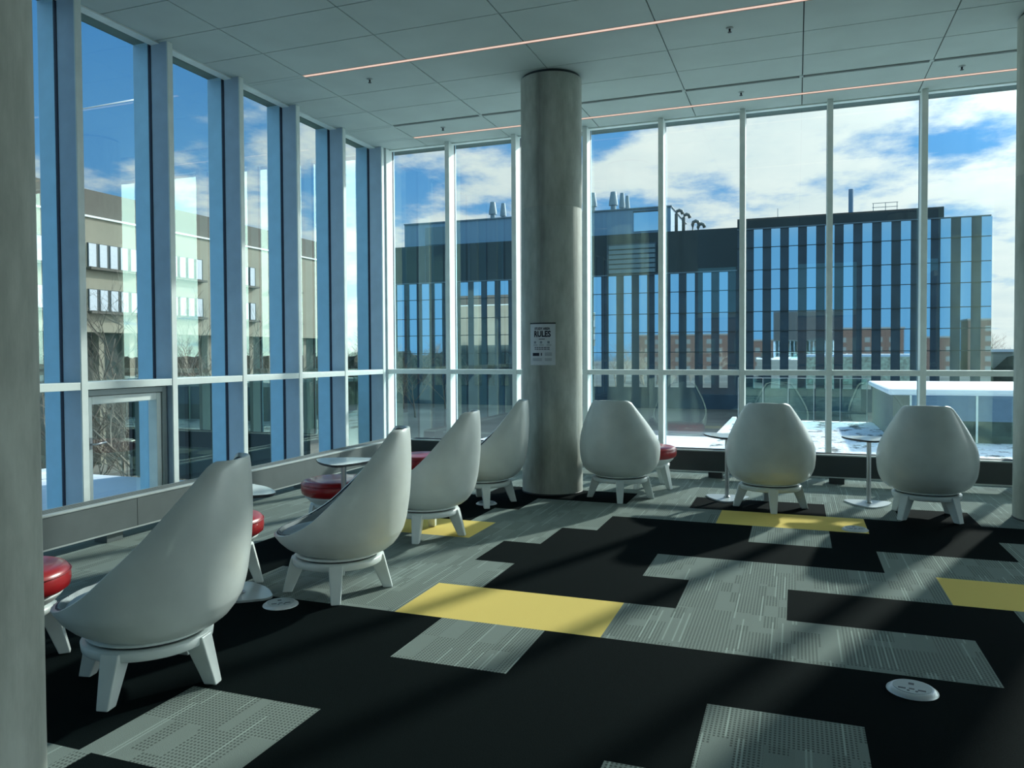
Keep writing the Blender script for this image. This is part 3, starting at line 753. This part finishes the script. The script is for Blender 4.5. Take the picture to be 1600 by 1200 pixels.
    mir = bpy.data.materials.new('facade_mirror_glass'); mir.use_nodes = True; bs = mir.node_tree.nodes['Principled BSDF']
    bs.inputs['Base Color'].default_value = (.72, .88, .98, 1); bs.inputs['Metallic'].default_value = 1.0; bs.inputs['Roughness'].default_value = .02
    dk = mat('facade_dark_panel', (.040, .075, .105), .35, noise=(.3, .25, (1, 1, 1)))
    dk2 = mat('facade_dark_band', (.022, .040, .048), .55, noise=(.2, .2, (1, 1, .1)))
    pent = mat('penthouse_cladding', (.19, .33, .46), .5, noise=(1.5, .06, (1, 1, .05)))
    ln = mat('facade_line', (.16, .23, .28), .5)
    louv = mat('louvre_blade', (.15, .24, .28), .5)
    e = empty('striped_glass_building', (0, Y0, GZ))
    def bx(nm, x0, x1, z0, z1, m_, d0=0.0, d1=30.0, bv=0):
        g = (Y0+max(d0, 0))/Y0; ZZ = lambda z: 1.5+(z-1.5)*K*g
        return one_box(nm, (x0*K*g, x1*K*g, d0, d1, ZZ(z0)-GZ, ZZ(z1)-GZ), m_, e, bv)
    zb = 1.5+(GZ-1.5)/K
    bx('tall_block', -3.06, 8.95, zb, 8.17, dk); bx('parapet_screen', -3.06, 6.9, 8.17, 8.74, dk2, .3, 20)
    bx('middle_block', -11.55, -3.06, zb, 5.95, dk, .0, 30); bx('dark_band', -24.3, -3.06, 5.98, 8.30, dk2, -.05, 30); bx('left_block', -24.3, -11.55, zb, 5.98, dk, .0, 30)
    bx('band_ledge', -24.3, -3.06, 5.93, 5.985, ln, -.2, 0); bx('roof_ledge', -3.06, 8.95, 8.14, 8.19, ln, -.2, 0)
    def strips(x0, x1, first, pitch, w, z1, nm='window_strip'):
        x = first
        while x+w <= x1+.06:
            if x >= x0-.02: bx(nm, x, x+w, zb+1.2, z1, mir, -.12, 0)
            x += pitch
    strips(-3.06, 8.95, -1.30-.8945*1, .8945, .455, 8.12)
    strips(-11.5, -3.06, -11.10, .887, .455, 5.90)
    strips(-24.3, -11.6, -24.0, .887, .50, 5.90)
    for z in (7.15, 5.93, 4.885, 3.68, 2.62, 1.5, .4): bx('floor_line', -3.06, 8.96, z-.02, z+.02, dk2, -.16, 0)
    for z in (4.885, 3.68, 2.62, 1.5, .4): bx('floor_line', -24.3, -3.06, z-.02, z+.02, dk2, -.16, 0)
    bx('louvre_frame', -10.3, -7.45, 5.99, 7.72, dk, -.4, -.05)
    for i in range(6): bx('louvre', -10.15, -7.5, 6.05+i*.275, 6.25+i*.275, louv, -.7, -.4)
    for x in (-22, -20.5, -19, -17.9, -16.8, -15.6, -14.5, -13.3): bx('band_joint', x, x+.05, 6.0, 8.28, dk, -.12, -.05)
    # penthouse
    bx('penthouse', -23.45, -6.66, 8.30, 9.73, pent, 4, 22); bx('penthouse_coping', -23.5, -6.6, 9.70, 9.77, ln, 3.8, 22)
    bx('penthouse_window', -8.75, -7.0, 8.42, 9.50, mir, 3.85, 4.0); bx('window_hood', -8.8, -6.95, 9.50, 9.58, dk, 3.7, 4.0)
    bx('penthouse_door', -22.0, -20.4, 8.35, 9.45, louv, 3.85, 4.0)
    tag(e, 'large dark building striped with tall blue mirror windows beyond the back windows', 'building')
    sm = mat('exhaust_metal', (.22, .29, .33), .45, metal=.3)
    def stack(x, zt, lb, s=1.0, dy=8, kids=1):
        g = (Y0+dy)/Y0; zb_ = 1.5+(9.73-1.5)*K*(Y0+4)/Y0; q = empty('exhaust_stack', (x*K*g, Y0+dy, zb_))
        h = 1.5+(zt-1.5)*K*g-zb_; r = .26*K*s
        b = MB(); b.lathe([(r*.62, 0), (r*.62, h*.40), (r*.66, h*.44)], 24); b.build('duct', sm, q)
        b = MB(); b.lathe([(r*1.02, h*.40), (r*1.0, h*.52), (r*.66, h*.93), (r*.60, h)], 24); b.build('cowl', sm, q)
        tag(q, lb, 'exhaust stack', 'exhaust stacks on the striped building')
    stack(-17.40, 10.72, 'leftmost grey exhaust stack on the roof of the striped building')
    stack(-16.72, 10.60, 'slightly lower exhaust stack close beside the leftmost one', .8, 11)
    stack(-15.90, 10.80, 'exhaust stack partly behind the window mullion left of the column', 1.0)
    stack(-11.15, 10.80, 'exhaust stack beside the right edge of the round column', 1.0)
    stack(-9.93, 10.76, 'tallest exhaust stack right of the round column', 1.05)
    stack(-9.42, 10.66, 'exhaust stack tucked right behind the tallest one', .75, 12)
    stack(-9.12, 10.48, 'rightmost and smallest exhaust stack of the row', .65, 15)
    for i, (x, zt) in enumerate(((-6.35, 9.65), (-5.95, 9.40), (-5.45, 8.98), (-5.15, 8.80))):
        h = (zt-8.3)*K; r0 = .42
        q = MB()
        q.tube([(0, 0, 0), (0, 0, h-.5), (.1, 0, h-.15), (.45, 0, h), (.8, 0, h-.15), (.95, 0, h-.6)], r0*.6, 10)
        o = q.build('gooseneck_pipe', mat('pipe_grey', (.16, .17, .15), .5), loc=(x*K*1.025, Y0+3, Z(8.3)))
        tag(o, ['tallest bent roof pipe right beside the penthouse', 'second bent roof pipe from the penthouse', 'third bent roof pipe from the penthouse', 'shortest bent roof pipe, farthest from the penthouse'][i], 'pipe', 'bent pipes on the striped building')
    b = MB(); b.lathe([(.33, 0), (.33, 4.3)], 20); o = b.build('chimney', mat('chimney_blue', (.16, .27, .40), .5), loc=(2.62*K*1.05, Y0+6, Z(8.74)))
    tag(o, 'thin blue chimney rising above the striped building', 'chimney')
    e = empty('roof_guardrail', (3.7*K*1.04, Y0+6, Z(8.74)))
    for x in (0, 1.6, 3.1): one_box('post', (x, x+.07, 0, .07, 0, 2.05), sm, e)
    for z in (1.4, 2.0): one_box('rail', (-.1, 3.25, 0, .07, z, z+.07), sm, e)
    tag(e, 'small metal guardrail on the roof of the striped building', 'railing')
    b = MB(); b.lathe([(.05, 0), (.04, 1.7)], 8); o = b.build('roof_antenna', sm, loc=(-1.0*K, Y0+3, Z(8.74))); tag(o, 'thin antenna on the left end of the striped roof', 'antenna')

    # ---- beige building at the left
    e = empty('beige_building', (-50, 36, GZ))
    Zb = lambda z: 1.5+(z-1.5)*2-GZ
    be = mat('beige_wall', (.27, .25, .19), .85, noise=(.4, .08, (1, 1, 1))); bt = mat('brown_band', (.095, .085, .07), .8)
    wp = mat('window_panel_white', (.55, .60, .66), .4); wd = mat('window_dark', (.02, .03, .035), .2)
    L_ = 44.0
    one_box('wall', (-20, 0, 0, L_, Zb(2.38), Zb(6.73)), be, e); one_box('roof_storey', (-20, -.6, 0, L_, Zb(6.77), Zb(7.83)), bt, e)
    one_box('roof_edge', (-20, .15, -.1, L_+.1, Zb(6.71), Zb(6.78)), M_WHITE, e)
    one_box('ground_storey', (-20, -1.5, 0, L_, 0, Zb(2.38)), mat('dark_storey', (.05, .065, .06), .5), e)
    for i in range(14): one_box('pillar', (-1.2, -.6, 1+i*3.0, 1.5+i*3.0, 0, Zb(2.38)), be, e)
    for zz0, zz1 in ((4.84, 5.76), (3.18, 4.02)):
        for gidx in range(5):
            y0 = 8.6-7.4+gidx*7.35
            w = one_box('window_band', (.0, .06, y0, y0+4.9, Zb(zz0), Zb(zz1)), wd, e)
            q = MB()
            for i in range(5): q.box(.05, .14, y0+.04+i*1.0, y0+.70+i*1.0, Zb(zz0)+.05, Zb(zz1)-.05)
            q.build('white_shutters', wp, w)
            one_box('window_hood', (.0, .5, y0-.1, y0+5.0, Zb(zz0)-.2, Zb(zz0)-.02), bt, e)
    tag(e, 'beige and brown office building beyond the left windows', 'building')

    # ---- brick blocks on the other side, seen mirrored in the striped facade
    br = mat('brick_red', (.075, .05, .044), .9, noise=(2, .25, (1, 1, 1))); rf = mat('roof_grey', (.12, .13, .13), .8)
    for i, (x, w, h) in enumerate(((-62, 40, 15), (-16, 26, 12.5), (14, 22, 16.5), (40, 12, 13), (56, 60, 19))):
        e = empty('brick_building', (x, -75, GZ))
        one_box('wall', (0, w, -14, 0, 0, h), br, e); one_box('roof', (-.3, w+.3, -14.3, .3, h, h+.6), rf, e)
        q = MB()
        for a in range(int(w//4)):
            for z in range(int(h//3.5)): q.box(1.2+a*4, 3.0+a*4, -.02, .06, 1.2+z*3.5, 3.0+z*3.5)
        tag(q.build('window_row', mat('brick_window', (.10, .13, .14), .3), e), None, None, None, None)
        tag(e, 'red brick block %s, behind the camera and seen only mirrored' % ['at far left', 'left of the middle', 'in the middle', 'right of the middle', 'at far right'][i], 'building', 'brick blocks behind the camera')

    # ---- bare trees
    bark = mat('bark', (.15, .125, .10), .9); bark2 = mat('bark_pale', (.30, .27, .22), .9)
    def tree_mesh(name, seed, H, mt, levels=5, spread=.55):
        rg = random.Random(seed); b = MB()
        def grow(p, d, L_, r, lv):
            n = 3; pts = [p]; rr = [r]
            for i in range(n):
                d = (d+Vector((rg.gauss(0, .10), rg.gauss(0, .10), rg.gauss(.02, .06)))).normalized()
                pts.append(pts[-1]+d*(L_/n)); rr.append(r*(1-.5*(i+1)/n))
            b.tube(pts, rr, 5 if lv < 2 else 3, smooth=lv < 2)
            if lv >= levels: return
            k = rg.choice((3, 4)) if lv else 7
            for i in range(k):
                t = rg.uniform(.3, 1.0); j = min(n-1, int(t*n)); q = pts[j].lerp(pts[j+1], t*n-j)
                a = rg.uniform(0, 2*math.pi); s = rg.uniform(spread*.6, spread*1.3)
                o = Vector((math.cos(a), math.sin(a), 0)); nd = (d*(1-s*.5)+o*s+Vector((0, 0, .12))).normalized()
                grow(q, nd, L_*rg.uniform(.50, .72), max(.006, r*.48), lv+1)
        grow(Vector((0, 0, -.1)), Vector((0, 0, 1)), H*.55, H*.014, 0)
        return b.build(name, mt)
    protos = [tree_mesh('bare_tree', 3, 10, bark), tree_mesh('bare_tree', 8, 9, bark2), tree_mesh('bare_tree', 21, 11, bark)]
    rg = random.Random(4); first = [True]*3
    spots = [(-21.5, 20.5, 1, 1.0, 'slim pale bare tree seen through the opening sash with the handle'), (-27, 31, 0, 1.05, 'bare tree seen through the third bay of the left windows')]
    near = len(spots)
    for i in range(46):
        t = rg.random(); spots.append((-32-rg.random()*45-20*t, 20+t*110, rg.randrange(3), rg.uniform(.75, 1.05), None))
    for i in range(30): spots.append((-20-rg.random()*24, 12+rg.random()*24, rg.randrange(3), rg.uniform(.35, .6), 'S'))
    for i in range(26): spots.append((30+rg.random()*110, 150+rg.random()*80, rg.randrange(3), rg.uniform(.8, 1.15), 'R'))
    for i in range(10): spots.append((-80-rg.random()*40, 95+rg.random()*60, rg.randrange(3), rg.uniform(1.1, 1.5), None))
    for x, y, k, s, lb in spots:
        if -73 < x < -46 and 32 < y < 84: x -= 30
        if first[k]: o = protos[k]; first[k] = False
        else: o = protos[k].copy(); COL.objects.link(o)
        o.location = (x, y, GZ); o.scale = (s, s, s); o.rotation_euler = (0, 0, rg.random()*6.28)
        if lb == 'S': o.name = 'bare_shrub'; tag(o, 'bare twiggy shrub in front of the beige building', 'shrub', 'bare shrubs by the beige building')
        elif lb == 'R': tag(o, 'bare winter tree on the horizon right of the striped building', 'tree', 'bare trees on the right horizon')
        elif lb: tag(o, lb, 'tree')
        else: tag(o, 'bare winter tree in the woods beyond the left windows', 'tree', 'bare trees in the woods on the left')
    # scrub and brush underneath, uncountable
    hm = mat('brush', (.055, .06, .045), .95, noise=(.8, .6, (1, 1, 1)))
    def mound(name, x0, x1, y0, y1, h, nx, ny, seed, label):
        rg = random.Random(seed); vs = []; fs = []
        for j in range(ny+1):
            for i in range(nx+1):
                e = 0 if i in (0, nx) or j in (0, ny) else 1
                vs.append((x0+(x1-x0)*i/nx+rg.uniform(-.6, .6), y0+(y1-y0)*j/ny+rg.uniform(-.6, .6), GZ-.3+e*h*rg.uniform(.45, 1.0)))
        for j in range(ny):
            for i in range(nx): a = j*(nx+1)+i; fs.append((a, a+1, a+nx+2, a+nx+1))
        b = MB(); b.add(vs, fs); o = b.build(name, hm); tag(o, label, 'bushes', kind='stuff')
    mound('woodland_brush', -150, -70, 72, 190, 9.5, 60, 60, 1, 'dark tangled winter brush below the trees on the left')
    mound('woodland_brush', 26, 190, 160, 260, 8.5, 70, 40, 3, 'dark tree belt on the right horizon')
    # pale houses at the right horizon
    for i, (x, y, w, h, c) in enumerate(((30, 165, 9, 8.2, (.42, .44, .38)), (41, 160, 7, 7.6, (.30, .20, .15)))):
        e = empty('distant_house', (x, y, GZ))
        one_box('wall', (0, w, 0, 8, 0, h), mat('house_%d' % i, c, .8), e); one_box('roof', (-.3, w+.3, -.3, 8.3, h, h+.5), M_SNOW, e)
        tag(e, ['pale house on the horizon just right of the striped building', 'small brown house on the right horizon'][i], 'building')
    # contrail: a thin straight cloud of ice high in the air
    cm = mat('ice_cloud', (.95, .95, .95), .9)
    b = MB(); b.tube([(-1103.8, 938.3, 390.5), (-1013.4, 1020.5, 427.7)], [.9, 1.2], 8); o = b.build('contrail', cm); tag(o, 'thin white contrail in the blue sky at upper left', 'contrail')
outside()
